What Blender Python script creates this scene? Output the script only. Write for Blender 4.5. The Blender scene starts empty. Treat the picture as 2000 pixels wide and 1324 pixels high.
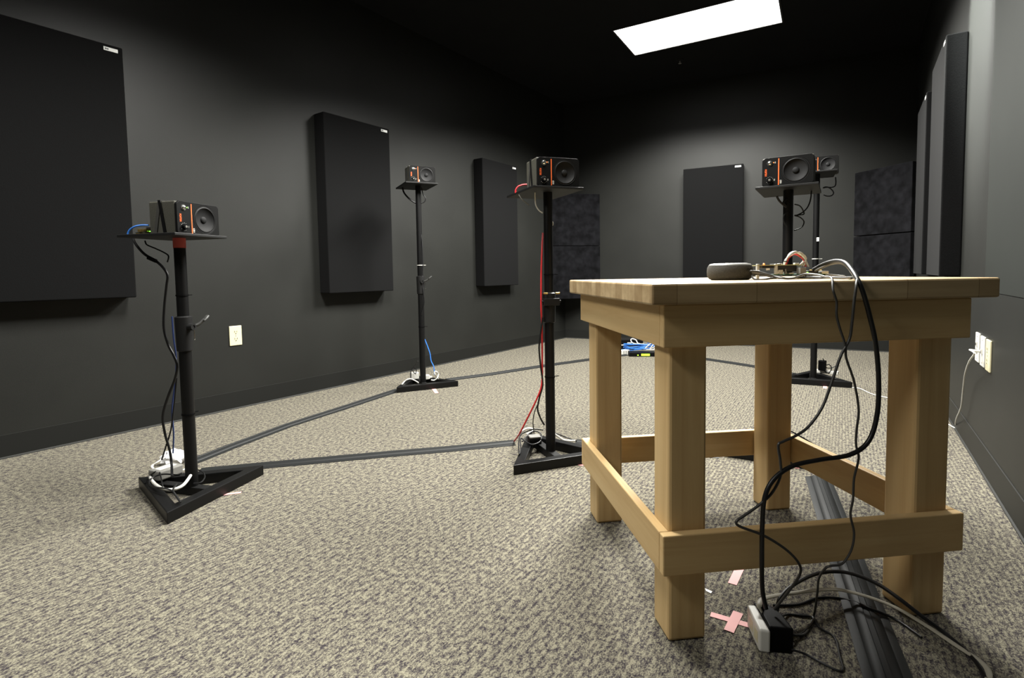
import bpy, bmesh, math, random
from mathutils import Vector as V, Matrix as M
random.seed(7)
S = bpy.context.scene
COL = S.collection
PI = math.pi

# ------------------------------------------------------------------ camera
F_PX, CY, PITCH, ROLL, EYE = 1041.5, 596.3, .0602, -.0158, .75
cp, sp, cr, sr = math.cos(PITCH), math.sin(PITCH), math.cos(ROLL), math.sin(ROLL)
FW = V((0, cp, -sp)); UP0 = V((0, sp, cp)); RT0 = V((1, 0, 0))
RT = RT0*cr + UP0*sr; UP = UP0*cr - RT0*sr
EYEP = V((0, 0, EYE))
cam = bpy.data.cameras.new('camera'); camo = bpy.data.objects.new('camera', cam); COL.objects.link(camo)
cam.sensor_width = 36; cam.lens = 36*F_PX/2000; cam.shift_y = -(662-CY)/2000
cam.clip_start = .02; cam.clip_end = 60
mm = M.Identity(4)
for i in range(3):
    mm[i][0] = RT[i]; mm[i][1] = UP[i]; mm[i][2] = -FW[i]; mm[i][3] = EYEP[i]
camo.matrix_world = mm
S.camera = camo

def ray(x, y): return FW + RT*((x-1000)/F_PX) - UP*((y-CY)/F_PX)
def F(x, y, z=0.0):                      # point at height z seen at that spot of the photograph
    d = ray(x, y); return EYEP + d*((z-EYE)/d.z)
def P(x, y, o, n):                       # point on a vertical plane through o
    d = ray(x, y); o = V(o); n = V(n); return EYEP + d*((o-EYEP).dot(n)/d.dot(n))
def D(x, y, Y):                          # point at distance Y
    d = ray(x, y); return EYEP + d*(Y/d.y)

# ------------------------------------------------------------------ materials
MATS = {}
def mat(name, col, rough=.5, metal=0, spec=.5, emit=None, es=1, sheen=0, coat=0):
    m = bpy.data.materials.new(name); m.use_nodes = True
    b = m.node_tree.nodes['Principled BSDF']
    b.inputs['Base Color'].default_value = (*col, 1); b.inputs['Roughness'].default_value = rough
    b.inputs['Metallic'].default_value = metal; b.inputs['Specular IOR Level'].default_value = spec
    if sheen:
        b.inputs['Sheen Weight'].default_value = sheen; b.inputs['Sheen Roughness'].default_value = .5
    if coat: b.inputs['Coat Weight'].default_value = coat
    if emit:
        b.inputs['Emission Color'].default_value = (*emit, 1); b.inputs['Emission Strength'].default_value = es
    MATS[name] = m
    return m
def nd(m, t, **kw):
    n = m.node_tree.nodes.new(t)
    for k, v in kw.items():
        if hasattr(n, k) and k not in n.inputs: setattr(n, k, v)
        else: n.inputs[k].default_value = v
    return n
def lk(m, a, b): m.node_tree.links.new(a, b)
def bsdf(m): return m.node_tree.nodes['Principled BSDF']
def ramp(m, stops):
    r = m.node_tree.nodes.new('ShaderNodeValToRGB'); e = r.color_ramp.elements
    while len(e) < len(stops): e.new(.5)
    for el, (p, c) in zip(e, stops): el.position = p; el.color = (*c, 1)
    return r
def mapped(m, scale=(1, 1, 1), rot=(0, 0, 0)):
    tc = nd(m, 'ShaderNodeTexCoord'); mp = nd(m, 'ShaderNodeMapping')
    mp.inputs['Scale'].default_value = scale; mp.inputs['Rotation'].default_value = rot
    lk(m, tc.outputs['Object'], mp.inputs['Vector']); return mp
def mottled(name, c0, c1, scale, rough, bump=0, spec=.5, sheen=0, detail=4, bdist=.002):
    m = mat(name, c0, rough, spec=spec, sheen=sheen); mp = mapped(m)
    n = nd(m, 'ShaderNodeTexNoise', Scale=scale, Detail=detail); lk(m, mp.outputs[0], n.inputs['Vector'])
    r = ramp(m, [(.35, c0), (.68, c1)]); lk(m, n.outputs['Fac'], r.inputs[0]); lk(m, r.outputs[0], bsdf(m).inputs['Base Color'])
    if bump:
        b = nd(m, 'ShaderNodeBump', Strength=bump, Distance=bdist); lk(m, n.outputs['Fac'], b.inputs['Height'])
        lk(m, b.outputs[0], bsdf(m).inputs['Normal'])
    return m
def paint(name, c, rough, spec):
    m = mottled(name, tuple(x*.92 for x in c), tuple(x*1.08 for x in c), 3, rough, 0, spec)
    n = nd(m, 'ShaderNodeTexNoise', Scale=420, Detail=2); tc = nd(m, 'ShaderNodeTexCoord')
    lk(m, tc.outputs['Object'], n.inputs['Vector'])
    b = nd(m, 'ShaderNodeBump', Strength=.25, Distance=.001); lk(m, n.outputs['Fac'], b.inputs['Height'])
    lk(m, b.outputs[0], bsdf(m).inputs['Normal'])
    return m
paint('wall_paint', (.0108, .0111, .0099), .45, .25)
paint('wall_paint_shaded', (.0095, .0109, .0093), .75, .10)  # wall colour with shade put in, for the near right wall
paint('ceiling_paint', (.008, .0085, .009), .85, .1)
mat('rubber_base', (.008, .0083, .0076), .45, spec=.22)
mat('rubber_base_edge', (.026, .026, .024), .5, spec=.2)
mottled('panel_fabric', (.0026, .0026, .0027), (.0040, .0040, .0041), 260, .9, .3, .06, .02)
mottled('foam_fabric', (.0013, .0013, .0016), (.0052, .0052, .0062), 14, .95, .5, .06, .02, 14)
mat('tag_white', (.5, .5, .48), .5); mat('tag_mark', (.05, .05, .05), .5)
def carpet():
    m = mat('carpet', (.1, .09, .07), .95, spec=.1)
    ax = math.atan2(.85, .527)                       # the rows of loops run along the room
    def tx(scale):
        mp = mapped(m, scale, (0, 0, ax)); mp.vector_type = 'TEXTURE'; return mp
    v = nd(m, 'ShaderNodeTexVoronoi', Scale=300, Randomness=.9); st = tx((1.5, 1, 1)); lk(m, st.outputs[0], v.inputs['Vector'])
    n1 = nd(m, 'ShaderNodeTexNoise', Scale=80, Detail=3, Roughness=.65); s1_ = tx((1.3, 1, 1)); lk(m, s1_.outputs[0], n1.inputs['Vector'])
    n2 = nd(m, 'ShaderNodeTexNoise', Scale=330, Detail=2, Roughness=.6); lk(m, st.outputs[0], n2.inputs['Vector'])
    w = nd(m, 'ShaderNodeTexWave', Scale=26, Distortion=2.2, Detail=2); w.bands_direction = 'Y'; w.inputs['Detail Scale'].default_value = 2.2
    mp = tx((1, 1, 1)); lk(m, mp.outputs[0], w.inputs['Vector'])
    a = nd(m, 'ShaderNodeMath', operation='MULTIPLY_ADD'); lk(m, w.outputs['Fac'], a.inputs[0]); a.inputs[1].default_value = .10
    lk(m, n1.outputs['Fac'], a.inputs[2])
    b = nd(m, 'ShaderNodeMath', operation='MULTIPLY_ADD'); lk(m, n2.outputs['Fac'], b.inputs[0]); b.inputs[1].default_value = .95
    lk(m, a.outputs[0], b.inputs[2])
    r = ramp(m, [(.40, (.026, .022, .027)), (.455, (.060, .053, .051)), (.515, (.118, .107, .084)), (.59, (.212, .197, .145))])
    b2 = nd(m, 'ShaderNodeMath', operation='MULTIPLY'); lk(m, b.outputs[0], b2.inputs[0]); b2.inputs[1].default_value = .5
    lk(m, b2.outputs[0], r.inputs[0])
    lk(m, r.outputs[0], bsdf(m).inputs['Base Color'])
    h = nd(m, 'ShaderNodeMath', operation='SUBTRACT'); lk(m, b.outputs[0], h.inputs[0]); lk(m, v.outputs['Distance'], h.inputs[1])
    bp = nd(m, 'ShaderNodeBump', Strength=.6, Distance=.003); lk(m, h.outputs[0], bp.inputs['Height'])
    lk(m, bp.outputs[0], bsdf(m).inputs['Normal'])
    return m
carpet()
def wood(name, axis, tint=1.0):
    m = mat(name, (.6, .4, .2), .55, spec=.3)
    sc = [34, 34, 34]; sc[axis] = 1.6
    mp = mapped(m, tuple(sc))
    n = nd(m, 'ShaderNodeTexNoise', Scale=1, Detail=7, Roughness=.62, Distortion=.5); lk(m, mp.outputs[0], n.inputs['Vector'])
    c = [(.47, .315, .14), (.54, .375, .178), (.59, .43, .215)]
    r = ramp(m, [(.3, tuple(x*tint for x in c[0])), (.5, tuple(x*tint for x in c[1])), (.72, tuple(x*tint for x in c[2]))])
    lk(m, n.outputs['Fac'], r.inputs[0])
    oi = nd(m, 'ShaderNodeObjectInfo'); hs = nd(m, 'ShaderNodeHueSaturation')
    mr = nd(m, 'ShaderNodeMapRange'); mr.inputs['To Min'].default_value = .92; mr.inputs['To Max'].default_value = 1.08
    lk(m, oi.outputs['Random'], mr.inputs['Value']); lk(m, mr.outputs[0], hs.inputs['Value'])
    lk(m, r.outputs[0], hs.inputs['Color']); lk(m, hs.outputs[0], bsdf(m).inputs['Base Color'])
    b = nd(m, 'ShaderNodeBump', Strength=.12, Distance=.001); lk(m, n.outputs['Fac'], b.inputs['Height']); lk(m, b.outputs[0], bsdf(m).inputs['Normal'])
    return m
wood('wood_x', 0); wood('wood_y', 1); wood('wood_z', 2)
def butcher():
    m = mat('wood_block', (.6, .42, .22), .5, spec=.35)
    mp = mapped(m, (1, 1, 1))
    br = nd(m, 'ShaderNodeTexBrick', Scale=1.0); br.offset = .37; br.squash = 1
    br.inputs['Brick Width'].default_value = .16; br.inputs['Row Height'].default_value = .041
    br.inputs['Mortar Size'].default_value = .0007; br.inputs['Bias'].default_value = 0
    br.inputs['Color1'].default_value = (.34, .24, .125, 1); br.inputs['Color2'].default_value = (.50, .38, .22, 1); br.inputs['Mortar'].default_value = (.22, .15, .07, 1)
    # staves seen from above by x,y; on the edges by their length
    lk(m, mp.outputs[0], br.inputs['Vector'])
    mp2 = mapped(m, (2.2, 40, 40)); n = nd(m, 'ShaderNodeTexNoise', Scale=1, Detail=6, Roughness=.65); lk(m, mp2.outputs[0], n.inputs['Vector'])
    r = ramp(m, [(.3, (.70, .66, .6)), (.7, (1, 1, 1))]); lk(m, n.outputs['Fac'], r.inputs[0])
    mx = nd(m, 'ShaderNodeMix', data_type='RGBA', blend_type='MULTIPLY'); mx.inputs['Factor'].default_value = 1
    lk(m, br.outputs['Color'], mx.inputs['A']); lk(m, r.outputs[0], mx.inputs['B']); lk(m, mx.outputs['Result'], bsdf(m).inputs['Base Color'])
    return m
butcher()
mat('stand_metal', (.0032, .0032, .0033), .4, spec=.22)
mat('stand_metal_dull', (.005, .005, .005), .55, spec=.25)
mottled('speaker_box', (.045, .044, .034), (.062, .060, .048), 300, .6, .3, .25)
mat('speaker_front', (.0032, .0032, .0031), .55, spec=.1)
mat('cone_black', (.0085, .0085, .0088), .65, spec=.15); mat('rubber_surround', (.0036, .0036, .0036), .5, spec=.2)
mat('orange_print', (.75, .12, .02), .5); mat('white_print', (.5, .49, .45), .5)
mat('chrome', (.7, .7, .68), .2, 1)
mat('black_plastic', (.0022, .0022, .0024), .5, spec=.08); mat('cable_black', (.005, .005, .0055), .42, spec=.35)
mat('cable_beige', (.30, .28, .22), .5); mat('cable_charcoal', (.028, .027, .025), .45, spec=.4); mat('cable_grey', (.12, .115, .10), .5); mat('cable_white', (.55, .54, .50), .45)
mat('cable_blue', (.03, .16, .55), .45); mat('cable_red', (.50, .015, .02), .45); mat('cable_darkblue', (.02, .04, .14), .45)
mat('white_plastic', (.52, .51, .47), .4); mat('ivory_plastic', (.50, .46, .30), .4); mat('dark_slot', (.02, .018, .015), .6)
mat('grey_plastic', (.17, .165, .15), .5); mat('strap_web', (.028, .027, .023), .8)
mat('pink_tape', (.62, .28, .27), .6); mat('paper_white', (.8, .8, .78), .7)
mat('red_tape', (.45, .07, .055), .55)
mat('led_red', (.8, .1, .02), .4, emit=(1, .22, .05), es=3); mat('led_green', (.2, .8, .1), .4, emit=(.25, 1, .08), es=2.5)
mat('led_yellow', (.8, .4, .02), .4, emit=(1, .5, .02), es=.6)
mat('panel_green', (.4, .8, .05), .4, emit=(.55, 1, .02), es=1.0)
mat('board_green', (.02, .14, .05), .4); mat('board_dark', (.018, .03, .026), .45); mat('board_edge', (.42, .40, .20), .5); mat('chip_black', (.012, .012, .013), .35); mat('tin', (.62, .60, .55), .35, .8)
mottled('puck_fabric', (.026, .025, .021), (.048, .045, .037), 520, .9, .4); mat('puck_top', (.10, .097, .085), .5)
mat('rubber_cover', (.0115, .0123, .0123), .5, spec=.2); mat('lever_grey', (.03, .03, .028), .4, spec=.3); mat('clear_bag', (.78, .78, .8), .35)
mat('brass', (.6, .42, .15), .3, .9)
mat('lamp_white', (.9, .9, .9), .5, emit=(1, 1, .97), es=2.2)
mat('lamp_frame', (.02, .02, .021), .6)

# ------------------------------------------------------------------ mesh helpers
def finish(name, bm, m, parent=None, smooth=False, bevel=0, bseg=2):
    me = bpy.data.meshes.new(name); bmesh.ops.recalc_face_normals(bm, faces=bm.faces)
    bm.to_mesh(me); bm.free()
    me.materials.append(MATS[m] if isinstance(m, str) else m)
    if smooth:
        for p in me.polygons: p.use_smooth = True
    o = bpy.data.objects.new(name, me); COL.objects.link(o)
    if parent: o.parent = parent
    if bevel:
        b = o.modifiers.new('bevel', 'BEVEL'); b.width = bevel; b.segments = bseg; b.limit_method = 'ANGLE'
    if smooth:
        try: me.set_sharp_from_angle(angle=.7)
        except Exception: pass
    return o
def box(bm, x0, x1, y0, y1, z0, z1):
    v = [bm.verts.new((x, y, z)) for z in (z0, z1) for y in (y0, y1) for x in (x0, x1)]
    for f in ((0, 1, 3, 2), (4, 5, 7, 6), (0, 1, 5, 4), (2, 3, 7, 6), (0, 2, 6, 4), (1, 3, 7, 5)): bm.faces.new([v[i] for i in f])
def abox(name, x0, x1, y0, y1, z0, z1, m, parent=None, bevel=0):
    bm = bmesh.new(); box(bm, x0, x1, y0, y1, z0, z1); return finish(name, bm, m, parent, bevel=bevel)
def prism(bm, pts, z0, z1):
    a = [bm.verts.new((x, y, z0)) for x, y in pts]; b = [bm.verts.new((x, y, z1)) for x, y in pts]; n = len(pts)
    bm.faces.new(a[::-1]); bm.faces.new(b)
    for i in range(n): bm.faces.new((a[i], a[(i+1) % n], b[(i+1) % n], b[i]))
def lathe(bm, prof, seg=28, mx=None):     # profile (r, z) revolved about z; mx places it
    mx = mx or M.Identity(4); rings = []
    for r, z in prof:
        rings.append([bm.verts.new(mx @ V((0, 0, z)))] if r < 1e-6 else [bm.verts.new(mx @ V((r*math.cos(2*PI*i/seg), r*math.sin(2*PI*i/seg), z))) for i in range(seg)])
    for a, b in zip(rings, rings[1:]):
        for i in range(seg):
            j = (i+1) % seg
            q = [a[i % len(a)], a[j % len(a)], b[j % len(b)], b[i % len(b)]]
            u = []
            for k in q:
                if k not in u: u.append(k)
            if len(u) > 2: bm.faces.new(u)
def cyl(bm, p, q, r, seg=16, r2=None):
    p, q = V(p), V(q); d = q-p
    rot = d.to_track_quat('Z', 'Y').to_matrix().to_4x4(); mx = M.Translation(p) @ rot
    L = d.length; r2 = r if r2 is None else r2
    lathe(bm, [(0, 0), (r, 0), (r2, L), (0, L)], seg, mx)
def spline(pts, sub=8):
    pts = [V(p) for p in pts]
    if len(pts) < 3: return pts
    out = []; e = [2*pts[0]-pts[1]] + pts + [2*pts[-1]-pts[-2]]
    for i in range(1, len(e)-2):
        a, b, c, d = e[i-1:i+3]
        for k in range(sub):
            t = k/sub
            out.append(.5*((2*b)+(c-a)*t+(2*a-5*b+4*c-d)*t*t+(3*b-a-3*c+d)*t**3))
    out.append(pts[-1]); return out
def tube(bm, pts, r, seg=8, sub=8, flat=1.0, smooth=True):
    ps = spline(pts, sub) if smooth else [V(p) for p in pts]
    rings = []; up = V((0, 0, 1)); prev = None
    for i, p in enumerate(ps):
        t = (ps[min(i+1, len(ps)-1)]-ps[max(i-1, 0)])
        t = t.normalized() if t.length > 1e-9 else V((0, 0, 1))
        if prev is None: nrm = t.orthogonal() if abs(t.z) > .95 else (up - t*up.dot(t))
        else: nrm = prev - t*prev.dot(t)
        nrm.normalize(); prev = nrm; b = t.cross(nrm)
        if flat != 1.0:
            nn = up - t*up.dot(t)
            if nn.length > .15: nrm = nn.normalized(); b = t.cross(nrm); prev = nrm
        rings.append([bm.verts.new(p+nrm*(r*flat*math.cos(2*PI*k/seg))+b*(r*math.sin(2*PI*k/seg))) for k in range(seg)])
    for a, b in zip(rings, rings[1:]):
        for k in range(seg): bm.faces.new((a[k], a[(k+1) % seg], b[(k+1) % seg], b[k]))
    bm.faces.new(rings[0][::-1]); bm.faces.new(rings[-1])
def tag(o, label=None, cat=None, group=None, kind=None):
    if label: o['label'] = label
    if cat: o['category'] = cat
    if group: o['group'] = group
    if kind: o['kind'] = kind
    return o
def empty(name, loc, rz=0, label=None, cat=None, group=None):
    o = bpy.data.objects.new(name, None); COL.objects.link(o); o.empty_display_size = .05
    o.location = loc; o.rotation_euler = (0, 0, rz); tag(o, label, cat, group); return o
def copy_thing(root):
    r = root.copy(); COL.objects.link(r)
    def kids(a, b):
        for ch in list(a.children):
            c = ch.copy(); COL.objects.link(c); c.parent = b; c.matrix_parent_inverse = ch.matrix_parent_inverse; kids(ch, c)
    kids(root, r); return r
def cable(name, label, cat, pts, r, m, flat=1.0, group=None, sub=8, seg=8):
    bm = bmesh.new(); tube(bm, pts, r, seg, sub, flat)
    return tag(finish(name, bm, m, smooth=True), label, cat, group)
def text_mesh(body, size, m, mx, name, parent, wide=1.0):
    cu = bpy.data.curves.new('t', 'FONT'); cu.body = body; cu.size = size; cu.align_x = 'CENTER'; cu.align_y = 'CENTER'; cu.extrude = .0003; cu.offset = size*.022
    o = bpy.data.objects.new('t', cu); COL.objects.link(o)
    me = bpy.data.meshes.new_from_object(o.evaluated_get(bpy.context.evaluated_depsgraph_get()))
    bpy.data.objects.remove(o); bpy.data.curves.remove(cu)
    me.transform(mx @ M.Diagonal((wide, 1, 1, 1))); me.name = name
    me.materials.clear(); me.materials.append(MATS[m])
    q = bpy.data.objects.new(name, me); COL.objects.link(q); q.parent = parent; return q

# ------------------------------------------------------------------ the room
CEIL = 2.62
LA, LD = V((-2.171, 2.21, 0)), V((.583, .812, 0)).normalized(); LN = V((LD.y, -LD.x, 0))     # left wall, its direction and inward normal
RA, RD = V((2.121, 2.542, 0)), V((.543, .84, 0)).normalized(); RN = V((-RD.y, RD.x, 0))
BA, BD = V((.867, 5.945, 0)), V((.891, -.455, 0)).normalized(); BN = V((BD.y, -BD.x, 0))
def meet(a, d, b, e):
    k = d.x*e.y-d.y*e.x; t = ((b.x-a.x)*e.y-(b.y-a.y)*e.x)/k; return a+d*t
CL = meet(LA, LD, BA, BD); CR = meet(RA, RD, BA, BD)
LB = LA - LD*3.6; RB = RA - RD*4.2
SPL = RA + RD*(-.665)                    # right wall's tone drops here, standing in for a shade edge
def struct(name, bm, m, bevel=0): return tag(finish(name, bm, m, bevel=bevel), kind='structure')
def ext(a, b, n, th, z0, z1, name, m):   # wall slab between two floor points, thickness outwards
    bm = bmesh.new(); o = -n*th
    prism(bm, [(a.x, a.y), (b.x, b.y), (b.x+o.x, b.y+o.y), (a.x+o.x, a.y+o.y)], z0, z1)
    return struct(name, bm, m)
ext(LB - LD*.1, CL + LD*.1, LN, .1, 0, CEIL, 'wall_left', 'wall_paint')
ext(CL - BD*.1, CR + BD*.1, BN, .1, 0, CEIL, 'wall_back', 'wall_paint')
ZS = .655
ext(SPL, CR + RD*.1, RN, .1, ZS+.0015, CEIL, 'wall_right', 'wall_paint')
ext(RB - RD*.1, SPL, RN, .1, ZS+.0015, CEIL, 'wall_right_near', 'wall_paint_shaded')
ext(RB - RD*.1, CR + RD*.1, RN, .1, 0, ZS-.0015, 'wall_right_lower', 'wall_paint')
bm = bmesh.new(); a_, b_, c_ = RB-RN*.003, CR-RN*.003, -RN*.05
prism(bm, [(a_.x, a_.y), (b_.x, b_.y), (b_.x+c_.x, b_.y+c_.y), (a_.x+c_.x, a_.y+c_.y)], ZS-.0015, ZS+.0015); struct('trim_1', bm, 'dark_slot')
FD = (RB-LB).normalized(); FN = V((-FD.y, FD.x, 0))
ext(LB, RB, FN, .1, 0, CEIL, 'wall_front', 'wall_paint')
foot = [LB-LD*.2-LN*.1-FN*.05, CL+LD*.15-LN*.1, CR+RD*.15-RN*.1, RB-RD*.2-RN*.1]
def slab(name, z0, z1, m, hole=None):
    bm = bmesh.new(); prism(bm, [(p.x, p.y) for p in foot], z0, z1); return struct(name, bm, m)
slab('floor', -.05, 0, 'carpet')
# baseboards: rubber cove strip with a lighter toe
def baseboard(a, b, n, nm):
    bm = bmesh.new(); prof = [(0, 0), (.010, 0), (.0095, .004), (.005, .0075), (.0035, .1), (0, .1)]
    e = [[bm.verts.new((p.x+n.x*u, p.y+n.y*u, z)) for u, z in prof] for p in (a, b)]
    for i in range(len(prof)): j = (i+1) % len(prof); bm.faces.new((e[0][i], e[0][j], e[1][j], e[1][i]))
    bm.faces.new(e[0]); bm.faces.new(e[1])
    o = struct('baseboard_'+nm, bm, 'rubber_base'); o.data.materials.append(MATS['rubber_base_edge'])
    for p in o.data.polygons:
        zc = p.center.z
        if zc < .0076 and p.normal.z > -.5 or abs(zc-.1) < 1e-4: p.material_index = 1
    return o
baseboard(LB, CL, LN, 'left'); baseboard(CL, CR, BN, 'back'); baseboard(RB, CR, RN, 'right')

# ceiling with its lay-in lamps
lq = [F(1195.2, 59.3, CEIL), F(1243.6, 105.5, CEIL), F(1531.5, 40.8, CEIL)]
lc = (lq[0]+lq[2])*.5; laz = math.atan2(lq[2].y-lq[1].y, lq[2].x-lq[1].x)
LL, LW = (lq[2]-lq[1]).length, (lq[1]-lq[0]).length
slab('ceiling', CEIL, CEIL+.1, 'ceiling_paint')
ROOM = V((math.cos(laz+PI/2), math.sin(laz+PI/2), 0))
def ceiling_light(c, label, power):
    t = empty('ceiling_light', (c.x, c.y, CEIL), laz, label, 'ceiling light', 'recessed ceiling lights')
    bm = bmesh.new(); fr = .012
    for x0, x1, y0, y1 in ((-LL/2-fr, LL/2+fr, -LW/2-fr, -LW/2), (-LL/2-fr, LL/2+fr, LW/2, LW/2+fr), (-LL/2-fr, -LL/2, -LW/2, LW/2), (LL/2, LL/2+fr, -LW/2, LW/2)):
        box(bm, x0, x1, y0, y1, -.008, 0)
    finish('frame', bm, 'lamp_frame', t)
    abox('diffuser', -LL/2, LL/2, -LW/2, LW/2, -.004, 0, 'lamp_white', t)
    l = bpy.data.lights.new('lamp', 'AREA'); l.shape = 'RECTANGLE'; l.size = LL; l.size_y = LW; l.energy = power; l.color = (1, .985, .93); l.spread = PI
    l.use_nodes = True; nt = l.node_tree; em = nt.nodes['Emission']       # parabolic louvre: full to 55 degrees, dark past 68
    ge = nt.nodes.new('ShaderNodeNewGeometry'); dt = nt.nodes.new('ShaderNodeVectorMath'); dt.operation = 'DOT_PRODUCT'
    nt.links.new(ge.outputs['Incoming'], dt.inputs[0]); nt.links.new(ge.outputs['Normal'], dt.inputs[1])
    ab = nt.nodes.new('ShaderNodeMath'); ab.operation = 'ABSOLUTE'; nt.links.new(dt.outputs['Value'], ab.inputs[0])
    mr = nt.nodes.new('ShaderNodeMapRange'); mr.interpolation_type = 'SMOOTHSTEP'
    mr.inputs['From Min'].default_value = math.cos(math.radians(CUT1)); mr.inputs['From Max'].default_value = math.cos(math.radians(CUT0))
    nt.links.new(ab.outputs[0], mr.inputs['Value'])
    m2 = nt.nodes.new('ShaderNodeMath'); m2.operation = 'DIVIDE'; nt.links.new(mr.outputs[0], m2.inputs[0])
    pw = nt.nodes.new('ShaderNodeMath'); pw.operation = 'POWER'; nt.links.new(ab.outputs[0], pw.inputs[0]); pw.inputs[1].default_value = 1.9; nt.links.new(pw.outputs[0], m2.inputs[1])
    nt.links.new(m2.outputs[0], em.inputs['Strength'])
    lo = bpy.data.objects.new('lamp', l); COL.objects.link(lo); lo.parent = t; lo.location = (0, 0, -.006)
    return t
CUT0, CUT1 = 48, 68.5
POW = 190; SPOTP = 1500
ceiling_light(lc, 'glowing white rectangular light panel set in the black ceiling, the one in view', POW*.7)
ceiling_light(lc - ROOM*1.17, 'ceiling light panel just above the picture, next to the one in view', POW*.75)
c2 = lc - ROOM*2.95 + V((-.86, .51, 0))*.14
ceiling_light(c2, 'ceiling light panel above the near side of the workbench, out of the picture', POW*.66)
ceiling_light(V((-2.0, .35, 0)), 'ceiling light panel behind the camera and to its left', POW*.18)
# added spot, no fixture known here: brightens the upper right wall
dl = empty('added_spot', RA+RD*(-.36)+RN*.42+V((0, 0, CEIL)), 0, 'small added spot near the right wall, above the picture, brightening that wall', 'added_spot')
bm = bmesh.new(); lathe(bm, [(.038, 0), (.052, 0), (.052, -.004), (.038, -.004)], 28); finish('trim_ring', bm, 'lamp_frame', dl, True)
l = bpy.data.lights.new('added_spot_lamp', 'SPOT'); l.energy = SPOTP; l.spot_size = math.radians(38); l.spot_blend = .55; l.shadow_soft_size = .03; l.color = (.95, 1, .95)
lo = bpy.data.objects.new('added_spot_lamp', l); COL.objects.link(lo); lo.parent = dl; lo.location = (0, 0, -.01)
lo.rotation_euler = (-RN*.42+V((0, 0, -.70))).to_track_quat('-Z', 'Y').to_euler()
# sprinkler head
t = empty('sprinkler_head', F(1328, 117, CEIL), 0, 'small dark sprinkler head on the ceiling below the light panel', 'sprinkler')
bm = bmesh.new(); lathe(bm, [(0, 0), (.035, 0), (.035, -.004), (.02, -.010), (0, -.010)], 20); finish('escutcheon', bm, 'stand_metal_dull', t, True)
bm = bmesh.new(); cyl(bm, (0, 0, -.01), (0, 0, -.03), .006); lathe(bm, [(0, -.03), (.014, -.03), (.014, -.032), (0, -.032)], 14); finish('nozzle', bm, 'tin', t, True)

# ------------------------------------------------------------------ acoustic panels
def panel(orig, along, nrm, s0, s1, z0, z1, th, label, tagside=1, group='black acoustic panels on the walls'):
    ang = math.atan2(along.y, along.x)
    w = s1-s0
    t = empty('acoustic_panel', orig+along*((s0+s1)/2)+V((0, 0, z0)), ang, label, 'acoustic panel', group)
    sgn = 1 if V((-along.y, along.x, 0)).dot(nrm) > 0 else -1
    bm = bmesh.new(); y0, y1 = sorted((0.001*sgn, th*sgn)); box(bm, -w/2, w/2, y0, y1, 0, z1-z0)
    finish('fabric_body', bm, 'panel_fabric', t, bevel=.006, bseg=3)
    cx = tagside*(w/2-.02-.0275); y0, y1 = sorted((th*sgn, (th+.0012)*sgn))
    g = abox('maker_tag', cx-.0275, cx+.0275, y0, y1, z1-z0-.030, z1-z0-.014, 'tag_white', t)
    tag(g, 'small white tag')
    bm = bmesh.new(); y2, y3 = sorted(((th+.001)*sgn, (th+.0018)*sgn))
    box(bm, cx-.0235, cx-.0085, y2, y3, z1-z0-.0235, z1-z0-.0205); box(bm, cx-.0225, cx-.0165, y2, y3, z1-z0-.0255, z1-z0-.0185); box(bm, cx-.0145, cx-.0095, y2, y3, z1-z0-.0255, z1-z0-.0185)
    finish('tag_mark', bm, 'tag_mark', g)
    return t
panel(LA, LD, LN, -.045, .5, .663, 1.826, .1, 'large black acoustic panel at the left edge of the picture, behind the lowest speaker')
panel(LA, LD, LN, 1.573, 2.116, .638, 1.788, .1, 'black acoustic panel on the left wall beside the tall thin speaker stand')
panel(LA, LD, LN, 3.172, 3.70, .638, 1.763, .1, 'black acoustic panel farthest along the left wall, near the left corner')
panel(BA, BD, BN, 1.02, 1.573, .638, 1.757, .1, 'black acoustic panel on the back wall above the round grey speaker')
panel(RA, RD, RN, -.115, .42, .705, 1.80, .08, 'nearest black acoustic panel on the right wall, seen almost edge-on', -1)
panel(RA, RD, RN, .69, 1.22, .705, 1.764, .08, 'second black acoustic panel on the right wall, behind the nearest one', -1)
def trap(a, b, inw, z0, z1, label):
    d = (b-a).normalized(); n = V((d.y, -d.x, 0))
    if n.dot(inw) < 0: n = -n
    bm = bmesh.new(); q = [a, b, b+n*.05, a+n*.05]; q = [p-(a+b)/2 for p in q]
    prism(bm, [(p.x, p.y) for p in q], 0, z1-z0)
    o = finish('foam_tile', bm, 'foam_fabric', bevel=.004); o.location = (a+b)/2+V((0, 0, z0))
    return tag(o, label, 'foam tile', 'foam tiles across the corners')
ca, cb = CL-LD*.42-LN*(-.012), CL+BD*.40+BN*.012
trap(ca, cb, V((0, -1, 0)), 1.035, 1.59, 'upper black foam tile across the left back corner, behind the middle stand')
trap(ca, cb, V((0, -1, 0)), .465, 1.030, 'lower black foam tile across the left back corner, its foot left of the bench top')
ca, cb = CR-BD*.40+BN*.012, CR-RD*.42+RN*.012
trap(ca, cb, V((-1, -1, 0)), 1.032, 1.585, 'upper mottled black foam tile across the right back corner')
trap(ca, cb, V((-1, -1, 0)), .465, 1.024, 'lower mottled black foam tile across the right back corner, just above the bench top')

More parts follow.
